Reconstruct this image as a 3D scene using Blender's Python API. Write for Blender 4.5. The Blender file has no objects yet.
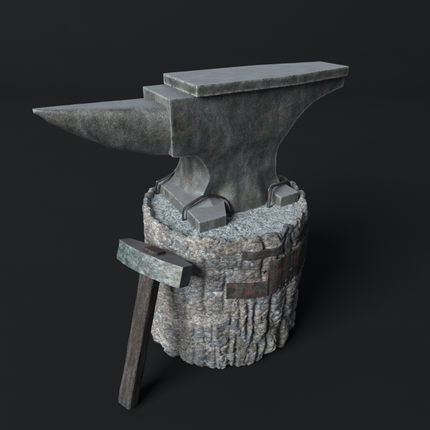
import bpy, bmesh, math, random
from mathutils import Vector, Matrix, noise

random.seed(4)
C = bpy.context.scene.collection
R = math.radians
PI = math.pi
sm = lambda a, b, x: (lambda t: t * t * (3 - 2 * t))(min(1, max(0, (x - a) / (b - a))))

# ------------------------------------------------------------------ helpers
def link(name, verts, faces, mats, parent=None, smooth=True, mat_index=None, attr=None):
    me = bpy.data.meshes.new(name)
    me.from_pydata([tuple(v) for v in verts], [], faces)
    me.validate()
    for m in (mats if isinstance(mats, (list, tuple)) else [mats]):
        me.materials.append(m)
    if mat_index:
        me.polygons.foreach_set('material_index', mat_index)
    me.polygons.foreach_set('use_smooth', [smooth] * len(me.polygons))
    if attr:
        a = me.attributes.new('polish', 'FLOAT', 'POINT')
        a.data.foreach_set('value', attr)
    me.update()
    o = bpy.data.objects.new(name, me)
    C.objects.link(o)
    if parent:
        o.parent = parent
    return o

def thing(name, label, cat, loc=(0, 0, 0), group=None):
    o = bpy.data.objects.new(name, None)
    C.objects.link(o)
    o.location = loc
    o.empty_display_size = .05
    tag(o, label, cat, group)
    return o

def tag(o, label, cat, group=None):
    o['label'] = label
    o['category'] = cat
    if group:
        o['group'] = group

def recalc(o):
    bm = bmesh.new(); bm.from_mesh(o.data)
    bmesh.ops.recalc_face_normals(bm, faces=bm.faces)
    bm.to_mesh(o.data); bm.free()

def bevel(o, w=.0025, seg=2, ang=35):
    m = o.modifiers.new('edge', 'BEVEL')
    m.width = w; m.segments = seg; m.limit_method = 'ANGLE'; m.angle_limit = R(ang)
    m.harden_normals = True
    return m

def subdivided_prism(poly_bot, poly_top, nz, step, jitter, seed):
    """closed block between two matching outlines, cut fine enough to be dented; returns verts, faces"""
    bm = bmesh.new()
    b = [bm.verts.new(p) for p in poly_bot]
    t = [bm.verts.new(p) for p in poly_top]
    n = len(b)
    bm.faces.new(b[::-1]); bm.faces.new(t)
    for i in range(n):
        bm.faces.new((b[i], b[(i + 1) % n], t[(i + 1) % n], t[i]))
    bmesh.ops.recalc_face_normals(bm, faces=bm.faces)
    for _ in range(6):
        es = [e for e in bm.edges if e.calc_length() > step]
        if not es: break
        bmesh.ops.subdivide_edges(bm, edges=es, cuts=1, use_grid_fill=True)
        bmesh.ops.triangulate(bm, faces=[f for f in bm.faces if len(f.verts) > 4])
    bm.normal_update()
    for v in bm.verts:
        p = Vector(v.co)
        d = jitter * (noise.noise(p * 45 + Vector((seed, 0, 0))) + .5 * noise.noise(p * 130 + Vector((0, seed, 0))))
        v.co += v.normal * d
    return bm

def bm_link(name, bm, mats, parent=None, top_slot=None, top_z=.9):
    bm.normal_update()
    if top_slot is not None:
        for f in bm.faces:
            if f.normal.z > top_z:
                f.material_index = top_slot
    for f in bm.faces:
        f.smooth = True
    for e in bm.edges:
        if len(e.link_faces) == 2:
            e.smooth = e.calc_face_angle(0) < R(35)
    me = bpy.data.meshes.new(name)
    bm.to_mesh(me); bm.free()
    for m in (mats if isinstance(mats, (list, tuple)) else [mats]):
        me.materials.append(m)
    o = bpy.data.objects.new(name, me)
    C.objects.link(o)
    if parent:
        o.parent = parent
    return o

# ------------------------------------------------------------------ materials
class NT:
    def __init__(self, name):
        self.m = bpy.data.materials.new(name)
        self.m.use_nodes = True
        self.t = self.m.node_tree
        self.b = self.t.nodes['Principled BSDF']
        self.tc = self.t.nodes.new('ShaderNodeTexCoord')
    def n(self, kind, **kw):
        nd = self.t.nodes.new(kind)
        for k, v in kw.items():
            if k.startswith('i_'):
                nd.inputs[k[2:].replace('_', ' ')].default_value = v
            else:
                setattr(nd, k, v)
        return nd
    def l(self, a, b):
        self.t.links.new(a, b)
    def coord(self, scale=(1, 1, 1), off=(0, 0, 0)):
        mp = self.n('ShaderNodeMapping')
        mp.inputs['Scale'].default_value = scale
        mp.inputs['Location'].default_value = off
        self.l(self.tc.outputs['Object'], mp.inputs['Vector'])
        return mp.outputs['Vector']
    def noise(self, vec, scale, detail=6, rough=.6, dist=0):
        nd = self.n('ShaderNodeTexNoise')
        nd.inputs['Scale'].default_value = scale
        nd.inputs['Detail'].default_value = detail
        nd.inputs['Roughness'].default_value = rough
        nd.inputs['Distortion'].default_value = dist
        self.l(vec, nd.inputs['Vector'])
        return nd.outputs['Fac']
    def vor(self, vec, scale, feature='F1', out='Distance', rand=1):
        nd = self.n('ShaderNodeTexVoronoi', feature=feature)
        nd.inputs['Scale'].default_value = scale
        nd.inputs['Randomness'].default_value = rand
        self.l(vec, nd.inputs['Vector'])
        return nd.outputs[out]
    def ramp(self, fac, stops, interp='LINEAR'):
        nd = self.n('ShaderNodeValToRGB')
        nd.color_ramp.interpolation = interp
        e = nd.color_ramp.elements
        while len(e) < len(stops):
            e.new(.5)
        for x, (p, c) in zip(e, stops):
            x.position = p
            x.color = (c, c, c, 1) if isinstance(c, (int, float)) else (*c, 1)
        self.l(fac, nd.inputs['Fac'])
        return nd.outputs['Color']
    def mix(self, fac, a, b, mode='MIX'):
        nd = self.n('ShaderNodeMix', data_type='RGBA', blend_type=mode)
        for sock, v in ((nd.inputs[0], fac), (nd.inputs[6], a), (nd.inputs[7], b)):
            if isinstance(v, (int, float)):
                sock.default_value = v if sock.type == 'VALUE' else (v, v, v, 1)
            elif isinstance(v, tuple):
                sock.default_value = (*v, 1)
            else:
                self.l(v, sock)
        return nd.outputs[2]
    def math(self, op, a, b=0.0, c=0.0):
        nd = self.n('ShaderNodeMath', operation=op)
        for s, v in zip(nd.inputs, (a, b, c)):
            if isinstance(v, (int, float)):
                s.default_value = v
            else:
                self.l(v, s)
        return nd.outputs[0]
    def bump(self, h, strength, dist, prev=None):
        nd = self.n('ShaderNodeBump')
        nd.inputs['Strength'].default_value = strength
        nd.inputs['Distance'].default_value = dist
        self.l(h, nd.inputs['Height'])
        if prev is not None:
            self.l(prev, nd.inputs['Normal'])
        return nd.outputs['Normal']
    def mixvec(self, vec, amt):
        """a coordinate shaken by noise, so that cells get ragged outlines"""
        nd = self.n('ShaderNodeTexNoise'); nd.inputs['Scale'].default_value = 60; nd.inputs['Detail'].default_value = 4
        self.l(vec, nd.inputs['Vector'])
        sc_ = self.n('ShaderNodeVectorMath', operation='MULTIPLY_ADD')
        self.l(nd.outputs['Color'], sc_.inputs[0])
        sc_.inputs[1].default_value = (amt,) * 3
        self.l(vec, sc_.inputs[2])
        return sc_.outputs[0]
    def edge(self, radius, lo, hi):
        """1 on worn edges: where a rounded normal departs from the flat one"""
        bv = self.n('ShaderNodeBevel', samples=6)
        bv.inputs['Radius'].default_value = radius
        ge = self.n('ShaderNodeNewGeometry')
        dp = self.n('ShaderNodeVectorMath', operation='DOT_PRODUCT')
        self.l(bv.outputs['Normal'], dp.inputs[0]); self.l(ge.outputs['Normal'], dp.inputs[1])
        inv = self.math('SUBTRACT', 1.0, dp.outputs['Value'])
        return self.ramp(inv, [(lo, 0.0), (hi, 1.0)])
    def done(self, col, rough, normal=None, metal=0.0, spec=.5):
        for k, v in (('Base Color', col), ('Roughness', rough), ('Metallic', metal), ('Specular IOR Level', spec)):
            if isinstance(v, (int, float)):
                self.b.inputs[k].default_value = v
            elif isinstance(v, tuple):
                self.b.inputs[k].default_value = (*v, 1)
            else:
                self.l(v, self.b.inputs[k])
        if normal is not None:
            self.l(normal, self.b.inputs['Normal'])
        return self.m

def rough_iron(name, dark, mid, light, ochre=.9, green=.7, streak=(1, 1, .62), wear=1.0, polish_attr=False, off=0.0, edge_col=(.34, .40, .38), edge_r=.0095):
    N = NT(name)
    v = N.coord((1, 1, 1), (off, 0, 0)); vs = N.coord(streak, (off, 0, 0))
    big = N.noise(vs, 22, 8, .68, .4)
    fine = N.noise(v, 330, 6, .75)
    col = N.ramp(big, [(.34, dark), (.51, mid), (.69, light)])
    fr = N.ramp(fine, [(.34, .5), (.5, 1.0), (.66, 1.55)])
    col = N.mix(1.0, col, fr, 'MULTIPLY')
    om = N.math('MULTIPLY', N.ramp(N.noise(v, 34, 5, .7), [(.52, 0.0), (.64, 1.0)]), N.ramp(N.noise(v, 120, 4, .7), [(.42, 0.0), (.56, 1.0)]))
    col = N.mix(N.math('MULTIPLY', om, ochre), col, (.17, .14, .09))
    gm = N.math('MULTIPLY', N.ramp(N.noise(N.coord(streak, (off + 3, 1, 2)), 14, 5, .7), [(.50, 0.0), (.62, 1.0)]), N.ramp(N.noise(v, 150, 4, .7), [(.40, 0.0), (.56, 1.0)]))
    col = N.mix(N.math('MULTIPLY', gm, green), col, (.055, .100, .072))
    pale = N.ramp(N.noise(v, 330, 3, .6), [(.62, 0.0), (.72, 1.0)])
    pale = N.math('MULTIPLY', pale, N.ramp(big, [(.42, .1), (.66, .7)]))
    col = N.mix(pale, col, (.27, .28, .27))
    if wear:
        ed = N.edge(edge_r, .008, .12)
        ed = N.math('MULTIPLY', ed, N.ramp(N.noise(v, 95, 5, .7), [(.36, 0.0), (.50, 1.0)]))
        egc = N.ramp(N.noise(v, 70, 3, .6), [(.34, (.11, .18, .14)), (.46, edge_col)])
        col = N.mix(N.math('MULTIPLY', ed, wear), col, egc)
    h = N.math('ADD', N.math('MULTIPLY', N.noise(v, 110, 8, .74), 1.0), N.math('MULTIPLY', N.noise(v, 420, 4, .7), .45))
    nr = N.bump(h, .7, .0022)
    rough = N.ramp(N.noise(v, 60, 4, .6), [(.35, .34), (.65, .54)])
    metal = .25
    if polish_attr:
        at = N.n('ShaderNodeAttribute', attribute_name='polish')
        k = N.math('ADD', at.outputs['Fac'], N.math('MULTIPLY', N.math('SUBTRACT', N.noise(v, 140, 5, .75), .5), 1.1))
        k = N.ramp(k, [(.42, 0.0), (.62, 1.0)])
        col = N.mix(k, col, polished_colour(N, v))
        rough = N.mix(k, rough, .42)
        metal = N.math('MULTIPLY_ADD', k, .30, .25)
        nr2 = N.bump(N.noise(v, 420, 3, .6), .18, .0006)
        mx = N.n('ShaderNodeMix', data_type='VECTOR')
        N.l(k, mx.inputs[0]); N.l(nr, mx.inputs[4]); N.l(nr2, mx.inputs[5])
        nr = mx.outputs[1]
    return N.done(col, rough, nr, metal, .45)

def polished_colour(N, v):
    c = N.ramp(N.noise(v, 30, 6, .6), [(.3, (.165, .18, .20)), (.7, (.235, .25, .275))])
    return N.mix(1.0, c, N.ramp(N.noise(v, 380, 3, .6), [(.3, .82), (.7, 1.15)]), 'MULTIPLY')

def worn_face(name, wear=1.0, metal=.55):
    N = NT(name)
    v = N.coord()
    col = polished_colour(N, v)
    ed = N.math('MULTIPLY', N.edge(.005, .005, .12), N.ramp(N.noise(v, 120, 5, .7), [(.33, 0.0), (.50, 1.0)]))
    col = N.mix(N.math('MULTIPLY', ed, wear), col, (.52, .58, .60))
    nr = N.bump(N.noise(v, 420, 3, .6), .16, .0006)
    nr = N.bump(N.noise(v, 40, 4, .6), .12, .0012, nr)
    return N.done(col, N.ramp(N.noise(v, 70, 4, .6), [(.35, .44), (.65, .54)]), nr, metal, .5)

M_body = rough_iron('pitted grey iron', (.044, .048, .049), (.110, .118, .119), (.225, .238, .238), polish_attr=True)
M_horn = rough_iron('pitted iron with rubbed top', (.038, .042, .042), (.115, .123, .123), (.225, .235, .235), .45, .35, polish_attr=True, off=1.7)
M_top = worn_face('rubbed bare iron')
M_foot_top = worn_face('rubbed bare iron of the feet', .7, .2)
M_plate = rough_iron('pitted plate edge', (.04, .045, .043), (.115, .122, .116), (.23, .235, .22), .6, .45, (1, 1, 1), 1.0, off=5.1, edge_col=(.45, .52, .49), edge_r=.012)

def dark_strap(name):
    N = NT(name); v = N.coord()
    col = N.ramp(N.noise(v, 90, 6, .7), [(.3, (.018, .016, .016)), (.6, (.05, .045, .043)), (.8, (.11, .10, .095))])
    return N.done(col, .55, N.bump(N.noise(v, 160, 5, .7), .6, .0015), .5)
M_strap = dark_strap('dark wrought iron')

def rusty(name, amount, off):
    N = NT(name); v = N.coord((1, 1, 1), (off, 0, 0))
    b = N.noise(v, 55, 7, .7, .6)
    col = N.ramp(b, [(.3, (.016, .015, .016)), (.5, (.045, .042, .042)), (.72, (.115, .11, .105))])
    rm = N.ramp(N.noise(N.coord((1, 1, 1), (off + 2, 4, 1)), 34, 5, .65), [(.60 - amount, 0.0), (.70 - amount, 1.0)])
    rc = N.ramp(N.noise(v, 120, 4, .7), [(.3, (.055, .024, .018)), (.6, (.145, .062, .048)), (.8, (.26, .14, .11))])
    col = N.mix(rm, col, rc)
    return N.done(col, .7, N.bump(N.noise(v, 110, 6, .75), .9, .003), .2)
M_band = rusty('blackened iron band', .0, .3)
M_rust = rusty('rust red iron band', .075, 1.1)

def bark_mat():
    N = NT('pale weathered bark')
    v = N.coord(); vh = N.coord((1, 1, 1.7)); vw = N.coord((1, 1, 2.1), (2, 0, 0))
    base = N.ramp(N.noise(v, 9, 6, .65), [(.32, (.26, .24, .215)), (.5, (.42, .405, .385)), (.68, (.58, .575, .56))])
    blue = N.ramp(N.noise(N.coord((1, 1, 1.6), (4, 2, 7)), 13, 6, .7), [(.48, 0.0), (.60, .85)])
    col = N.mix(blue, base, (.215, .28, .335))
    tan = N.ramp(N.noise(N.coord((1, 1, 1.6), (9, 3, 1)), 16, 6, .72), [(.54, 0.0), (.66, .75)])
    col = N.mix(tan, col, (.36, .29, .20))
    chips = N.ramp(N.noise(vh, 120, 7, .74), [(.36, .36), (.5, .98), (.63, 1.6)])
    wide = N.ramp(N.noise(N.coord((1, 1, .6), (6, 6, 2)), 11, 5, .65), [(.36, .55), (.5, 1.0), (.64, 1.3)])
    col = N.mix(1.0, col, wide, 'MULTIPLY')
    col = N.mix(1.0, col, chips, 'MULTIPLY')
    cs = N.n('ShaderNodeSeparateColor'); N.l(N.vor(N.mixvec(vw, .012), 82, 'F1', 'Color'), cs.inputs[0])
    col = N.mix(1.0, col, N.ramp(cs.outputs[0], [(0, .66), (.5, 1.0), (1, 1.35)]), 'MULTIPLY')
    pale = N.ramp(N.noise(vw, 130, 4, .65), [(.58, 0.0), (.68, .75)])  # pale chips; small white glints are put into the colour with them
    col = N.mix(pale, col, (.60, .59, .55))
    h1 = N.vor(N.mixvec(vw, .012), 82, 'DISTANCE_TO_EDGE')
    h1 = N.ramp(h1, [(0, 0.0), (.10, .75), (.4, 1.0)])
    h2 = N.noise(vh, 120, 8, .74)
    h3 = N.noise(vw, 260, 4, .65)
    nr = N.bump(h2, 1.0, .0075)
    nr = N.bump(h1, .9, .0045, nr)
    nr = N.bump(N.noise(vh, 34, 5, .65), .45, .010, nr)
    nr = N.bump(h3, 1.0, .0055, nr)
    return N.done(col, .40, nr, 0, .55)
M_bark = bark_mat()

def grit_mat():
    N = NT('pale blue grey gritty wood')
    v = N.coord()
    base = N.ramp(N.noise(v, 60, 6, .7), [(.32, (.21, .27, .30)), (.5, (.41, .475, .505)), (.66, (.62, .66, .675))])
    g = N.vor(v, 340, 'F1', 'Color')
    sep = N.n('ShaderNodeSeparateColor'); N.l(g, sep.inputs[0])
    spk = N.ramp(sep.outputs[0], [(.12, 1.0), (.22, 0.0)])
    col = N.mix(1.0, base, N.ramp(sep.outputs[1], [(0, .80), (1, 1.15)]), 'MULTIPLY')
    col = N.mix(N.math('MULTIPLY', spk, .8), col, (.045, .06, .072))
    blue = N.ramp(sep.outputs[2], [(.90, 0.0), (.94, .7)])
    col = N.mix(blue, col, (.12, .22, .32))
    nr = N.bump(N.noise(v, 170, 7, .76), 1.0, .006)
    return N.done(col, .6, nr, 0, .4)
M_grit = grit_mat()

def handle_mat():
    N = NT('dark greyed wood')
    v = N.coord((1, 1, .16)); vf = N.coord((1, 1, .12), (3, 1, 0)); v1 = N.coord()
    col = N.ramp(N.noise(v, 110, 7, .7, .5), [(.3, (.016, .014, .0125)), (.5, (.040, .0355, .0325)), (.72, (.10, .092, .086))])
    red = N.ramp(N.noise(N.coord((1, 1, .4), (1, 5, 2)), 30, 5, .65), [(.52, 0.0), (.68, .6)])
    col = N.mix(red, col, (.070, .040, .030))
    col = N.mix(1.0, col, N.ramp(N.noise(v1, 230, 5, .7), [(.34, .55), (.5, 1.0), (.68, 1.6)]), 'MULTIPLY')
    nr = N.bump(N.noise(vf, 170, 7, .7), 1.0, .004)
    nr = N.bump(N.noise(v1, 160, 5, .7), .6, .002, nr)
    return N.done(col, .7, nr, 0, .3)
M_handle = handle_mat()

def hammer_mat():
    N = NT('pale patinated hammer iron')
    v = N.coord((.7, 1, 1)); v2 = N.coord((.7, 1, 1), (2, 7, 3))
    col = N.ramp(N.noise(v, 48, 9, .76, .5), [(.38, (.035, .045, .048)), (.5, (.095, .122, .130)), (.63, (.22, .255, .268))])
    sx = N.n('ShaderNodeSeparateXYZ'); N.l(N.tc.outputs['Object'], sx.inputs[0])
    gx = N.math('ADD', N.noise(v2, 42, 5, .7), N.math('MULTIPLY', sx.outputs[0], -.9))
    col = N.mix(N.ramp(gx, [(.53, 0.0), (.64, .85)]), col, (.035, .085, .055))
    ox = N.math('ADD', N.noise(N.coord((1, 1, 1), (8, 1, 4)), 105, 5, .72), N.math('MULTIPLY', sx.outputs[0], 1.6))
    col = N.mix(N.ramp(ox, [(.58, 0.0), (.68, .65)]), col, (.21, .19, .145))
    sp = N.ramp(N.noise(v, 190, 4, .7), [(.36, .5), (.52, 1.0), (.66, 1.4)])
    col = N.mix(1.0, col, sp, 'MULTIPLY')
    gs = N.ramp(N.noise(N.coord((1, 1, 1), (1, 6, 9)), 120, 4, .7), [(.60, 0.0), (.68, .6)])
    col = N.mix(gs, col, (.06, .105, .07))
    ed = N.math('MULTIPLY', N.edge(.004, .02, .22), N.ramp(N.noise(v, 120, 4, .7), [(.4, 0.0), (.58, .9)]))
    col = N.mix(ed, col, (.55, .60, .58))
    nr = N.bump(N.noise(v, 130, 6, .72), .7, .002)
    return N.done(col, .5, nr, .1, .5)
M_ham = hammer_mat()
def hammer_top_mat():
    N = NT('smooth dark hammer cheek'); v = N.coord()
    col = N.ramp(N.noise(v, 50, 6, .65), [(.3, (.10, .10, .105)), (.7, (.175, .175, .18))])
    ed = N.math('MULTIPLY', N.edge(.003, .02, .25), N.ramp(N.noise(v, 120, 4, .7), [(.4, 0.0), (.58, .8)]))
    col = N.mix(ed, col, (.45, .48, .48))
    return N.done(col, .45, N.bump(N.noise(v, 260, 4, .65), .35, .001), .4)
M_hamtop = hammer_top_mat()

# ------------------------------------------------------------------ setting: one seamless dark studio floor sweeping up behind
def studio_mat():
    N = NT('matt charcoal studio floor'); v = N.coord()
    col = N.ramp(N.noise(v, 3, 5, .6), [(.3, (.0100, .0105, .0114)), (.7, (.0106, .0111, .0120))])
    return N.done(col, .95, None, 0, .03)
GZ = -.3865
FLOOR_YAW = -.5207
prof = [(-7.0, 0.0), (-3, 0), (0, 0), (2.0, 0), (3.2, 0)]
for i in range(1, 13):
    a = i / 12 * PI / 2
    prof.append((3.2 + 1.8 * math.sin(a), 1.8 - 1.8 * math.cos(a)))
prof.append((5.0, 6.0))
vs, fs = [], []
for (y, z) in prof:
    for x in (-11, 11):
        p = Matrix.Rotation(FLOOR_YAW, 3, 'Z') @ Vector((x, y, 0))
        vs.append((p.x, p.y, GZ + z))
for i in range(len(prof) - 1):
    fs.append((2 * i, 2 * i + 1, 2 * i + 3, 2 * i + 2))
fl = link('floor', vs, fs, studio_mat())
fl['kind'] = 'structure'

# ------------------------------------------------------------------ stump
SX, SY = -.0145, -.0064
TOPR = .214
def nz(x, y, z, s=0.0):
    return noise.noise(Vector((x + s, y - s * .7, z + s * .3)))

def col_pattern(th, z):
    """vertical lobes of the bark: 1 on a lobe, 0 in the groove"""
    u = th / (2 * PI) * 19 + .55 * nz(math.cos(th) * 2.2, math.sin(th) * 2.2, z * 2.5, 3.3)
    return abs(math.sin(u * PI)) ** .55

# deep cracks: upright (azimuth, z from, z to, depth) and level (z, azimuth from, azimuth to, depth)
CRACKS_UP = [(-106, -.165, -.285, .010), (-101, -.165, -.30, .009), (-90, -.15, -.375, .012), (-77, -.17, -.38, .013),
             (-113, -.27, -.386, .009), (-126, -.29, -.386, .008), (-98, -.30, -.386, .008), (-62, -.02, -.36, .011), (-140, -.25, -.386, .007),
             (-97, -.01, -.10, .007), (-86, -.03, -.10, .008), (-118, -.30, -.386, .006), (-152, -.2, -.386, .006), (-168, -.1, -.3, .006), (-121, -.06, -.17, .007), (-133, -.03, -.2, .007), (-146, -.09, -.24, .007), (-111, -.12, -.25, .007), (-128, -.2, -.3, .006)]
CRACKS_ACROSS = [(-.245, -106, -96, .009), (-.215, -91, -80, .009), (-.30, -100, -88, .008), (-.27, -82, -68, .009), (-.09, -96, -82, .007),
                 (-.205, -118, -106, .006), (-.185, -78, -60, .008), (-.33, -128, -112, .007), (-.13, -134, -121, .007), (-.21, -146, -128, .007), (-.25, -128, -111, .007), (-.065, -133, -113, .006), (-.30, -150, -133, .007), (-.285, -118, -107, .007)]
def cracks(th, z):
    a = math.degrees(th)
    if a > 90: a -= 360
    q = 0.0
    for az, z0, z1, dp in CRACKS_UP:
        w = abs(a - az - 2.2 * nz(az, z * 16, 0, 3.0)) / 1.25
        if w < 2.5:
            q = max(q, .9 * dp * math.exp(-w * w) * sm(z1 - .02, z1 + .02, z) * (1 - sm(z0 - .02, z0 + .02, z)))
    for zc, a0, a1, dp in CRACKS_ACROSS:
        w = abs(z - zc - .006 * nz(a * .12, zc * 50, 0, 5.0)) / .0042
        if w < 2.5:
            q = max(q, .9 * dp * math.exp(-w * w) * sm(a0 - 2, a0 + 2, a) * (1 - sm(a1 - 2, a1 + 2, a)))
    return q

def bark_low(th, z):
    x, y = math.cos(th) * .22, math.sin(th) * .22
    t = -z / .3865
    r = TOPR + .004 + .004 * (1 - t) * max(0, math.cos(th - R(150))) + .006 * math.sin(t * PI) + .015 * sm(.6, 1, t)
    # the trunk leans a touch towards the camera's left at the foot
    r += t * .006 * math.cos(th - R(200))
    rt = max(0, math.cos(th + R(30)))
    r += rt * (.005 * math.exp(-((t - .42) / .2) ** 2) - .012 * sm(.55, 1, t))
    r += .009 * nz(x * 7, y * 7, z * 5, 1.1)
    low = sm(.42, .85, t)
    side = sm(R(-125), R(-85), th if th < R(100) else th - 2 * PI)
    amp = (.0022 + .0048 * low + .0012 * side) * (.35 + 1.3 * sm(-.35, .45, nz(x * 9, y * 9, z * 4, 21.0)))
    r += amp * (col_pattern(th, z) - .75)
    # cobbled blocks
    d, _ = noise.voronoi(Vector((x * 17 + .25 * nz(x * 30, y * 30, z * 30), y * 17, z * 9.5 + 2.0)))
    e = sm(0, .42, d[1] - d[0]) + .25 * sm(.2, .9, d[1] - d[0])
    r += (.0022 + .0018 * side + .0026 * low) * (e - .7)
    d2, _ = noise.voronoi(Vector((x * 23 + .35 * nz(x * 40, y * 40, z * 40, 2.0), y * 23, z * 27 + .35 * nz(x * 40, y * 40, z * 40, 9.0))))
    e2 = sm(.0, .20, d2[1] - d2[0])
    r += .0033 * (e2 - .8) * (.45 + .9 * sm(-.3, .4, nz(x * 8, y * 8, z * 8, 14.0)))
    return r

def bark_fine(th, z, r):
    x, y = math.cos(th) * r, math.sin(th) * r
    d, _ = noise.voronoi(Vector((x * 48, y * 48, z * 78)))
    f = .0011 * (sm(0, .35, d[1] - d[0]) - .6)
    f += .0013 * noise.fractal(Vector((x * 34, y * 34, z * 52)), 1.0, 2.1, 4)
    return f

stump = thing('tree_stump', 'pale grey weathered tree stump with lumpy bark under the anvil', 'tree stump', (SX, SY, GZ))
NTH, NW = 840, 250
verts, faces = [], []
rows = []
def rim_h(th):
    c, s = math.cos(th), math.sin(th)
    lobes = abs(math.sin(th * 17 + 1.6 * nz(c * 3, s * 3, 0, 8.0)))
    return .002 + (.0070 + .007 * max(0, math.cos(th + R(30)))) * lobes ** .8 + .005 * nz(c * 5, s * 5, 0, 5.0)
def rim_in(th):
    c, s = math.cos(th), math.sin(th)
    return .019 + .006 * nz(c * 6, s * 6, 0, 2.0) + .004 * nz(c * 17, s * 17, 0, 4.0)
for j in range(NW + 1):
    t = j / NW
    z0 = GZ + t * (-GZ)
    row = []
    for i in range(NTH):
        th = -PI + 2 * PI * i / NTH
        cp = col_pattern(th, z0)
        zz = z0
        r = bark_low(th, z0)
        # the lobes round under at the foot, each ending at its own height
        foot = z0 - GZ
        lift = .000 + .012 * (1 - cp) + .004 * (nz(math.cos(th) * 4, math.sin(th) * 4, 0, 6.0) + .5)
        k = min(1, foot / .045)
        zz = z0 + lift * (1 - k) ** 2
        if foot < .03:
            r -= .007 * (1 - math.sqrt(max(0, 1 - (1 - foot / .03) ** 2)))
        top = sm(.955, 1, t)
        r -= cracks(th, z0)
        r += bark_fine(th, z0, r) * (1 - .4 * top)
        zz += rim_h(th) * sm(.93, 1, t)
        r -= .003 * top
        row.append((math.cos(th) * r, math.sin(th) * r, zz))
    rows.append(row)
# the lip: over and down to the sawn face
NL = 14
last = rows[-1]
for k in range(1, NL + 1):
    a = k / NL * PI
    row = []
    for i in range(NTH):
        th = -PI + 2 * PI * i / NTH
        x, y, z = last[i]
        r0 = math.hypot(x, y)
        w = rim_in(th)
        hh = .0045
        r = r0 - w * (1 - math.cos(a)) / 2
        zz = z + hh * math.sin(a) - (z + .006) * sm(.45, 1, k / NL)
        f = bark_fine(th, z + a * .006, r) * 1.3
        zz += f * math.sin(a)
        row.append((math.cos(th) * r, math.sin(th) * r, zz))
    rows.append(row)
for row in rows:
    verts += row
nr_ = len(rows)
for j in range(nr_ - 1):
    for i in range(NTH):
        a, b = j * NTH + i, j * NTH + (i + 1) % NTH
        faces.append((a, b, b + NTH, a + NTH))
verts = [(x, y, z - GZ) for x, y, z in verts]
link('bark', verts, faces, M_bark, stump)
# sawn top face
verts, faces = [], []
NR, NA = 70, 300
for j in range(NR + 1):
    for i in range(NA):
        th = 2 * PI * i / NA
        r = .0005 + (TOPR - .004) * j / NR
        x, y = math.cos(th) * r, math.sin(th) * r
        z = .0012 * nz(x * 45, y * 45, 0, 1) + .001 * nz(x * 120, y * 120, 0, 2) + .0025 * nz(x * 12, y * 12, 0, 3)
        d, _ = noise.voronoi(Vector((x * 26 + .4, y * 26, 0)))
        if d[1] - d[0] < .05 and nz(x * 9, y * 9, 0, 12) > .18:
            z -= .0025
        verts.append((x, y, z - GZ))
for j in range(NR):
    for i in range(NA):
        a, b = j * NA + i, j * NA + (i + 1) % NA
        faces.append((a, b, b + NA, a + NA))
faces.append(tuple(range(NA)))
link('sawn_face', verts, faces, M_grit, stump)

# ------------------------------------------------------------------ iron bands let into the bark
def mean_r(th, z):
    return sum(bark_low(th + R(d), z + h) for d in (-3, 0, 3) for h in (-.008, .008)) / 6 - .0022
def band_mesh(a0, a1, z_of, h_of, lift_of, thick=.005):
    n = max(8, int((a1 - a0) / .45))
    V, F = [], []
    m = 13
    for i in range(n + 1):
        th = R(a0 + (a1 - a0) * i / n)
        zc, hh = z_of(math.degrees(th)), h_of(math.degrees(th)) / 2
        ring = []
        for k in range(m):
            z = zc - hh + 2 * hh * k / (m - 1)
            r = .5 * mean_r(th, zc) + .5 * mean_r(th, z) + lift_of(math.degrees(th)) + .0012 * nz(th * 9, z * 60, 0, 7) - .001 * abs(2 * k / (m - 1) - 1) ** 4
            ring.append((r, z + .0012 * nz(th * 14, k, 0, 9)))
        for r, z in ring: V.append((math.cos(th) * r, math.sin(th) * r, z - GZ))
        for r, z in reversed(ring): V.append((math.cos(th) * (r - thick), math.sin(th) * (r - thick), z - GZ))
    w = 2 * m
    for i in range(n):
        for k in range(w):
            a, b = i * w + k, i * w + (k + 1) % w
            F.append((a, a + w, b + w, b))
    F.append(tuple(range(w))); F.append(tuple(n * w + k for k in reversed(range(w))))
    return V, F
def band(name, mat, parent, *a, **k):
    V, F = band_mesh(*a, **k)
    o = link(name, V, F, mat, parent)
    recalc(o)
    bevel(o, .0012, 2, 40)
    return o
up = thing('iron_band', 'narrow blackened iron band let into the bark just below the rim of the stump', 'iron band', (SX, SY, GZ))
band('hoop', M_band, up, -111, 70, lambda d: -.027 - .003 * math.sin(R(d * 3)), lambda d: .021 + .012 * sm(-75, -60, d),
     lambda d: .0062 - .0070 * sm(-86, -81, d) * (1 - sm(-75, -66, d)))
lo = thing('iron_band', 'wide rust red iron band round the middle of the stump below the narrow one', 'iron band', (SX, SY, GZ))
band('hoop', M_rust, lo, -120, 60,
     lambda d: -.122 - .006 * sm(-120, -95, d) + .026 * sm(-95.2, -93.4, d) + .012 * sm(-80, -50, d),
     lambda d: .043 + .050 * sm(-95.2, -93.4, d) - .016 * sm(-72, -50, d),
     lambda d: .0066 - .0022 * sm(-88, -82, d) * (1 - sm(-74, -68, d)))

# ------------------------------------------------------------------ anvil (X along its length, horn towards -X)
anvil = thing('anvil', 'heavy grey iron anvil with long pointed horn standing on the stump', 'anvil', (0, 0, 0))
def interp(tab, z):
    if z <= tab[0][0]: return tab[0][1]
    for (a, b), (c, d) in zip(tab, tab[1:]):
        if z <= c:
            t = (z - a) / (c - a)
            return b + (d - b) * t
    return tab[-1][1]
def smooth_tab(tab, n=6):
    """Catmull-Rom refinement of a table"""
    out = []
    for i in range(len(tab) - 1):
        p0, p1, p2, p3 = tab[max(0, i - 1)], tab[i], tab[i + 1], tab[min(len(tab) - 1, i + 2)]
        for k in range(n):
            t = k / n
            f = lambda a, b, c, d: .5 * (2 * b + (c - a) * t + (2 * a - 5 * b + 4 * c - d) * t * t + (3 * b - a - 3 * c + d) * t ** 3)
            out.append((p1[0] + (p2[0] - p1[0]) * t, f(p0[1], p1[1], p2[1], p3[1])))
    out.append(tab[-1])
    return out
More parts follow.
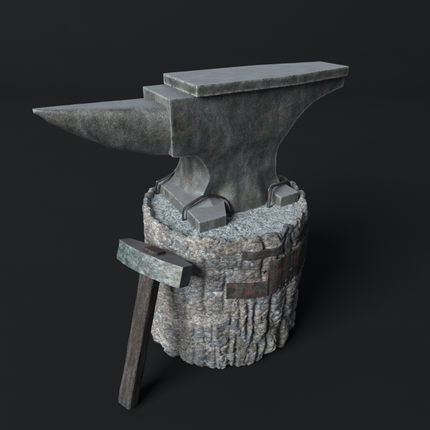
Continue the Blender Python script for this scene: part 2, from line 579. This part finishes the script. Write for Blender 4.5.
XR = smooth_tab([(-.004, .146), (.02, .142), (.04, .134), (.062, .122), (.082, .113), (.119, .106), (.159, .109), (.194, .131), (.215, .152), (.233, .178), (.247, .207), (.2575, .246), (.265, .285)]) + [(.2695, .312), (.2715, .319), (.2985, .3205)]
XL = [(-.004, -.1465), (.028, -.145), (.031, -.141)] + smooth_tab([(.034, -.140), (.046, -.132), (.062, -.125), (.085, -.118), (.12, -.1115), (.145, -.113), (.16, -.121), (.168, -.132)]) + [(.1725, -.150), (.176, -.178), (.179, -.186), (.186, -.1875), (.2985, -.187)]
HY = smooth_tab([(-.004, .079), (.02, .074), (.045, .066), (.08, .057), (.12, .057), (.15, .063), (.18, .0725), (.22, .0747), (.2985, .0747)])
def flare(z):
    return -.0235 * (1 - sm(.034, .105, z))
def corner_dx(z):
    return .026 * sm(.031, .056, z) * (1 - sm(.095, .165, z))
def offs(t, z, far=False):
    cl, cr = 1 - sm(.24, .43, t), sm(.68, .84, t)
    left = .050 * (1 - sm(.024, .135, z)) ** 1.15 if far else flare(z)
    return left * cl + flare(z) * cr
zs = sorted(set([-.004, .01, .02, .028, .031, .034, .04, .046, .054, .062, .07, .078, .085, .095, .105, .12, .13, .14, .15, .16, .164, .168, .17, .1725, .174, .176, .1775, .179, .182, .186, .194, .20, .208, .215, .222, .228, .233, .238, .243, .247, .251, .2545, .2575, .260, .2625, .265, .2675, .2695, .2715, .277, .284, .291, .2985]))
NX, NY = 60, 14
def halfw(x, z):
    w = interp(HY, z)
    return w - (w - .0465) * sm(.10, .335, x) if z > .1 else w
V = []
for z in zs:
    xl, xr = interp(XL, z), interp(XR, z)
    ring = []
    for i in range(NX):                                  # near side, from horn to heel
        t = i / NX
        x = xl + (xr - xl) * t + corner_dx(z) * (1 - t) ** 6
        ring.append((x, -halfw(x, z) - offs(t, z)))
    wr = halfw(xr, z) + offs(1, z)
    for i in range(NY):
        ring.append((xr, -wr + 2 * wr * i / NY))
    for i in range(NX):
        t = 1 - i / NX
        x = xl + (xr - xl) * t
        ring.append((x, halfw(x, z) + offs(t, z, True)))
    wn, wf = halfw(xl, z) + offs(0, z), halfw(xl, z) + offs(0, z, True)
    for i in range(NY):
        ring.append((xl + corner_dx(z) * (i / NY) ** 2.2, wf - (wf + wn) * i / NY))
    for (x, y) in ring:
        V.append([x, y, z])
n = 2 * (NX + NY)
F = []
for j in range(len(zs) - 1):
    for i in range(n):
        a, b = j * n + i, j * n + (i + 1) % n
        F.append((a, b, b + n, a + n))
# caps: strips across
def cap(j, flip):
    base = j * n
    near = [base + i for i in range(NX + 1)]
    far = [base + (2 * NX + NY - i) for i in range(NX + 1)]
    for i in range(NX):
        q = (near[i], near[i + 1], far[i + 1], far[i])
        F.append(q[::-1] if flip else q)
    e1 = [base + NX + i for i in range(NY + 1)]
    e2 = [base + (2 * NX + NY + i) % n for i in range(NY + 1)]
    F.append(tuple(e1) if not flip else tuple(e1[::-1]))
    F.append(tuple(e2) if not flip else tuple(e2[::-1]))
cap(0, True); cap(len(zs) - 1, False)
for v in V:
    p = Vector(v)
    d = .0011 * noise.noise(p * 38) + .0006 * noise.noise(p * 110)
    v[1] += d if abs(v[1]) > .03 else 0
    v[0] += .8 * d
pol = []
for q, (x, y, z) in enumerate(V):
    i = q % n
    p = 0.0
    if x < -.095 and y < .13:
        p = max(p, (1 - sm(.036, .062, z)) * sm(.027, .0305, z))          # foot of the sweep under the horn
    if (i < 3 or i > n - 3) and z < .14:
        p = max(p, .60 * (1 - sm(.10, .14, z)))                          # the ridge running down to the near foot
    pol.append(p)
mi = []
for f in F:
    mi.append(1 if all(abs(V[i][2] - .2985) < 1e-6 for i in f) else 0)
ob = link('body', V, F, [M_body, M_top], anvil, mat_index=mi, attr=pol)
recalc(ob)
bevel(ob, .0028, 3, 38)

# horn
V, F, pol = [], [], []
NS, NQ = 70, 64
zt_tab = [(0, .2815), (1, .294)]
zb_tab = smooth_tab([(0, .166), (.1, .170), (.22, .178), (.42, .193), (.58, .213), (.75, .238), (.91, .266), (1.0, .2865)])
for j in range(NS + 1):
    t = (j / NS)
    t = 1 - (1 - t) ** 1.25
    x = -.180 - .248 * t
    zt, zb = interp(zt_tab, t), interp(zb_tab, t)
    hw = .0038 + .0683 * (1 - t) ** .76
    zc = zt - .36 * (zt - zb)
    for i in range(NQ):
        a = 2 * PI * i / NQ
        c, s = math.cos(a), math.sin(a)
        if s >= 0:
            e = .52
            y = hw * math.copysign(abs(c) ** e, c); z = zc + (zt - zc) * abs(s) ** .60
        else:
            y = hw * math.copysign(abs(c) ** .75, c); z = zc - (zc - zb) * abs(s) ** .85
        p = Vector((x, y, z))
        k = (1 - t) ** .5
        d = (.0012 * noise.noise(p * 42) + .0007 * noise.noise(p * 120)) * k
        V.append((x + d * .3, y + d * c, z + d * (s if s < 0 else .35 * s)))
        up_ = abs(s) ** .55 if s > 0 else 0
        pol.append(sm(.84, 1.0, up_) * (1 if abs(y) < hw * .97 else .5) if s > 0 else 0.0)
for j in range(NS):
    for i in range(NQ):
        a, b = j * NQ + i, j * NQ + (i + 1) % NQ
        F.append((a, b, b + NQ, a + NQ))
F.append(tuple(range(NQ))); F.append(tuple(NS * NQ + i for i in reversed(range(NQ))))
hb_ = link('horn', V, F, M_horn, anvil, attr=pol)
recalc(hb_)

# face plate
zt, zb = .3216, .2980
def plate_outline(z, g=0.0):
    return [(-.1322 - g, -.0842 - g, z), (.105, -.0842 - g, z), (.135, -.082 - g, z), (.324 + g, -.0525 - g, z),
            (.324 + g, .0525 + g, z), (.135, .082 + g, z), (.105, .0842 + g, z), (-.1322 - g, .0842 + g, z)]
bm = subdivided_prism(plate_outline(zb), plate_outline(zt), 3, .012, .0007, 3.0)
for v in bm.verts:
    if v.co.z > .312: v.co.z = zt + (v.co.z - zt) * .25
fp = bm_link('face_plate', bm, [M_plate, M_top], anvil, 1, .93)
bevel(fp, .0018, 2, 40)

# feet: four corner blocks, each with a small ridge climbing to the waist
def foot_bm(sx, sy, P, zt_, ridge):
    bm = bmesh.new()
    b = [bm.verts.new((sx * x, sy * y, -.003)) for x, y in P]
    t = [bm.verts.new((sx * x * .995, sy * y * .995, z)) for (x, y), z in zip(P, zt_)]
    m = bm.verts.new((sx * ridge[0], sy * ridge[1], ridge[2]))
    bm.faces.new(b[::-1])
    for i in range(5):
        bm.faces.new((b[i], b[(i + 1) % 5], t[(i + 1) % 5], t[i]))
    bm.faces.new((t[0], t[1], t[2], m)); bm.faces.new((t[2], t[3], m)); bm.faces.new((t[3], t[4], m)); bm.faces.new((t[4], t[0], m))
    bmesh.ops.recalc_face_normals(bm, faces=bm.faces)
    return bm
HORN_FOOT = ([(.149, .048), (.151, .1165), (.078, .1165), (.048, .056), (.090, .040)], [.031, .0285, .0285, .033, .056], (.087, .070, .0335))
HEEL_FOOT = ([(.152, .048), (.1545, .1045), (.091, .1085), (.088, .056), (.115, .040)], [.031, .0285, .0285, .031, .040], (.118, .064, .0315))
FAR_FOOT = ([(.147, .095), (.149, .150), (.085, .150), (.052, .085), (.085, .075)], [.030, .0285, .0285, .033, .045], (.087, .105, .0335))
for sx, sy, (P_, z_, r_) in ((-1, -1, HORN_FOOT), (-1, 1, FAR_FOOT), (1, -1, HEEL_FOOT), (1, 1, HEEL_FOOT)):
    o = bm_link('foot', foot_bm(sx, sy, P_, z_, r_), [M_body, M_foot_top], anvil, 1, .55)
    bevel(o, .0022, 2, 25)

# ------------------------------------------------------------------ hold-down straps bent over the feet
def strap_mesh(pts, w=.0085, th=.0042):
    P = [Vector(p) for p in pts]
    fine = []
    for i in range(len(P) - 1):
        p0, p1, p2, p3 = P[max(0, i - 1)], P[i], P[i + 1], P[min(len(P) - 1, i + 2)]
        for k in range(7):
            t = k / 7
            fine.append(.5 * (2 * p1 + (p2 - p0) * t + (2 * p0 - 5 * p1 + 4 * p2 - p3) * t * t + (3 * p1 - p0 - 3 * p2 + p3) * t ** 3))
    fine.append(P[-1])
    chord = (P[-1] - P[0]); chord.z = 0; chord.normalize()
    side = Vector((-chord.y, chord.x, 0))
    V, F = [], []
    m = 8
    for i, p in enumerate(fine):
        tg = (fine[min(i + 1, len(fine) - 1)] - fine[max(i - 1, 0)]).normalized()
        up_ = side.cross(tg); up_.normalize()
        s2 = tg.cross(up_)
        j = 1 + .16 * noise.noise(p * 70)
        for k in range(m):
            a = 2 * PI * (k + .5) / m
            c, s = math.cos(a), math.sin(a)
            V.append(p + s2 * (math.copysign(abs(c) ** .5, c) * w / 2 * j) + up_ * (math.copysign(abs(s) ** .5, s) * th / 2 * j))
    for i in range(len(fine) - 1):
        for k in range(m):
            a, b = i * m + k, i * m + (k + 1) % m
            F.append((a, b, b + m, a + m))
    F.append(tuple(range(m))[::-1]); F.append(tuple((len(fine) - 1) * m + k for k in range(m)))
    return V, F
GRP = 'iron straps holding the anvil to the stump'
for lab, pts in (
    ('bent dark iron strap over the ridged foot of the anvil nearest the viewer', [(-.157, -.043, -.010), (-.1575, -.044, .012), (-.155, -.048, .033), (-.138, -.052, .0455), (-.1, -.052, .0575), (-.072, -.053, .0500), (-.050, -.058, .040), (-.045, -.070, .030), (-.046, -.082, .012), (-.047, -.085, -.010)]),
    ('bent dark iron strap at the far foot under the horn of the anvil', [(-.157, .128, -.010), (-.1575, .126, .014), (-.157, .112, .040), (-.140, .092, .058), (-.115, .075, .078), (-.09, .075, .070), (-.06, .09, .040), (-.05, .10, .012), (-.05, .10, -.010)]),
    ('bent dark iron strap behind the square foot under the heel of the anvil', [(.062, -.094, -.010), (.066, -.091, .010), (.073, -.084, .036), (.088, -.074, .046), (.118, -.060, .040), (.150, -.050, .037), (.166, -.046, .028), (.172, -.045, .010), (.173, -.045, -.010)]),
):
    V, F = strap_mesh(pts)
    o = link('iron_strap', V, F, M_strap)
    recalc(o)
    tag(o, lab, 'iron strap', GRP)

# ------------------------------------------------------------------ hammer leaning on the stump
RX, RY, RZ = -.3868, -.0399, -.6375
L, LA, WE, WM, HH, HA, HB = .3394, .0989, .0168, .0325, .0481, .0215, .0156
Mh = (Matrix.Rotation(RZ, 3, 'Z') @ Matrix.Rotation(RY, 3, 'Y') @ Matrix.Rotation(RX, 3, 'X'))
lowest = max(-(Mh @ Vector((a * HA, b * HB, 0))).z for a in (-1, 1) for b in (-1, 1))
O = Matrix.Rotation(FLOOR_YAW, 3, 'Z') @ Vector((-.2475, -.3424, GZ + lowest))
ham = thing('hammer', 'sledgehammer with patinated iron head leaning against the stump', 'hammer', O)
ham.rotation_euler = (Matrix.Rotation(FLOOR_YAW, 3, 'Z') @ Mh).to_euler()
# head: barrel-shaped in plan, square at both ends
V, F, mi = [], [], []
NA_, NB_, ND_ = 36, 8, 9
bm = bmesh.new()
def width(x):
    return WE + (WM - WE) * (1 - (abs(x) / LA) ** 2)
grid = {}
def hv(i, j, k):
    key = (i, j, k)
    if key not in grid:
        x = -LA + 2 * LA * i / NA_
        w = width(x)
        y = -w + 2 * w * j / NB_
        z = -HH / 2 + HH * k / ND_
        p = Vector((x, y, z))
        d = .0008 * noise.noise(p * 60 + Vector((5, 0, 0))) + .0004 * noise.noise(p * 170)
        grid[key] = bm.verts.new((x + d, y + d, z + .6 * d))
    return grid[key]
for i in range(NA_):
    for j in range(NB_):
        bm.faces.new((hv(i, j, 0), hv(i, j + 1, 0), hv(i + 1, j + 1, 0), hv(i + 1, j, 0)))
        bm.faces.new((hv(i, j, ND_), hv(i + 1, j, ND_), hv(i + 1, j + 1, ND_), hv(i, j + 1, ND_))).material_index = 1
    for k in range(ND_):
        bm.faces.new((hv(i, 0, k), hv(i + 1, 0, k), hv(i + 1, 0, k + 1), hv(i, 0, k + 1)))
        bm.faces.new((hv(i, NB_, k), hv(i, NB_, k + 1), hv(i + 1, NB_, k + 1), hv(i + 1, NB_, k)))
for j in range(NB_):
    for k in range(ND_):
        bm.faces.new((hv(0, j, k), hv(0, j, k + 1), hv(0, j + 1, k + 1), hv(0, j + 1, k))).material_index = 1
        bm.faces.new((hv(NA_, j, k), hv(NA_, j + 1, k), hv(NA_, j + 1, k + 1), hv(NA_, j, k + 1))).material_index = 1
bmesh.ops.recalc_face_normals(bm, faces=bm.faces)
o = bm_link('head', bm, [M_ham, M_hamtop], ham)
o.location = (0, 0, L + HH / 2)
bevel(o, .0018, 2, 40)
# handle: eight-sided shaft, thinner inside the eye, end showing above the head
V, F = [], []
NH = 60
m = 40
for j in range(NH + 1):
    d = (L + HH + .0055) * j / NH
    t = d / L
    a = HA * (1.0 - .04 * math.sin(t * PI)); b = HB
    if d > L - .004:
        a, b = HA * 1.06, HB * 1.12
    if j == 0: a, b = a * .97, b * .96
    if j == NH: a, b = a * .93, b * .9
    for k in range(m):
        an = 2 * PI * (k + .5) / m
        c, s = math.cos(an), math.sin(an)
        q = max(abs(c) * 1.0, abs(s) * 1.0)
        ch = min(1 / q, 1.80 / (abs(c) + abs(s)))
        x, y = a * c * ch, b * s * ch
        p = Vector((x, y, d))
        n_ = .0010 * noise.noise(Vector((x * 60, y * 60, d * 16))) + .0005 * noise.noise(p * 140)
        V.append((x * (1 + n_ / .018), y * (1 + n_ / .014), d + (.0006 * noise.noise(p * 90) if j in (0, NH) else 0)))
for j in range(NH):
    for k in range(m):
        p, q = j * m + k, j * m + (k + 1) % m
        F.append((p, q, q + m, p + m))
F.append(tuple(range(m))[::-1]); F.append(tuple(NH * m + k for k in range(m)))
ho = link('handle', V, F, M_handle, ham)
recalc(ho)
bevel(ho, .0012, 2, 40)

# ------------------------------------------------------------------ light: studio softboxes and an added backdrop wash
def rot_cam(v):
    return Matrix.Rotation(FLOOR_YAW, 3, 'Z') @ Vector(v)
def lamp(name, pos, target, sx, sy, power, col):
    l = bpy.data.lights.new(name, 'AREA')
    l.shape = 'RECTANGLE'; l.size = sx; l.size_y = sy; l.energy = power; l.color = col
    o = bpy.data.objects.new(name, l); C.objects.link(o)
    p, t = rot_cam(pos), rot_cam(target)
    o.location = p
    o.rotation_euler = (t - p).to_track_quat('-Z', 'Y').to_euler()
    return o
lamp('key_softbox', (-7.0, -6.6, 5.6), (0, 0, -.05), 6.5, 6.5, 2700, (1.0, .99, .97))
lamp('rear_softbox', (.1, 3.3, 1.75), (0, 0, .1), 5.0, 2.0, 24, (.84, .92, 1.0))
lamp('added_backdrop_wash', (1.2, 1.6, 3.6), (1.2, 4.6, .6), 8.0, .6, 66, (.95, .97, 1.0))  # added, unseen wash that brightens the sweep and evens out the background

w = bpy.data.worlds.new('World')
bpy.context.scene.world = w
w.use_nodes = True
bg = w.node_tree.nodes['Background']
bg.inputs['Color'].default_value = (.72, .80, .90, 1)
bg.inputs['Strength'].default_value = .19

# ------------------------------------------------------------------ camera
cd = bpy.data.cameras.new('camera')
cam = bpy.data.objects.new('camera', cd)
C.objects.link(cam)
cd.sensor_width = 36
cd.lens = 375.67 / 430 * 36
cd.clip_start = .02; cd.clip_end = 200
cam.location = rot_cam((-.0367, -.9079, .4645))
cam.rotation_euler = (PI / 2 - .5157, 0, FLOOR_YAW)
sc = bpy.context.scene
sc.camera = cam
sc.view_settings.view_transform = 'Standard'
sc.view_settings.look = 'None'
sc.view_settings.exposure = 0
sc.view_settings.gamma = 1
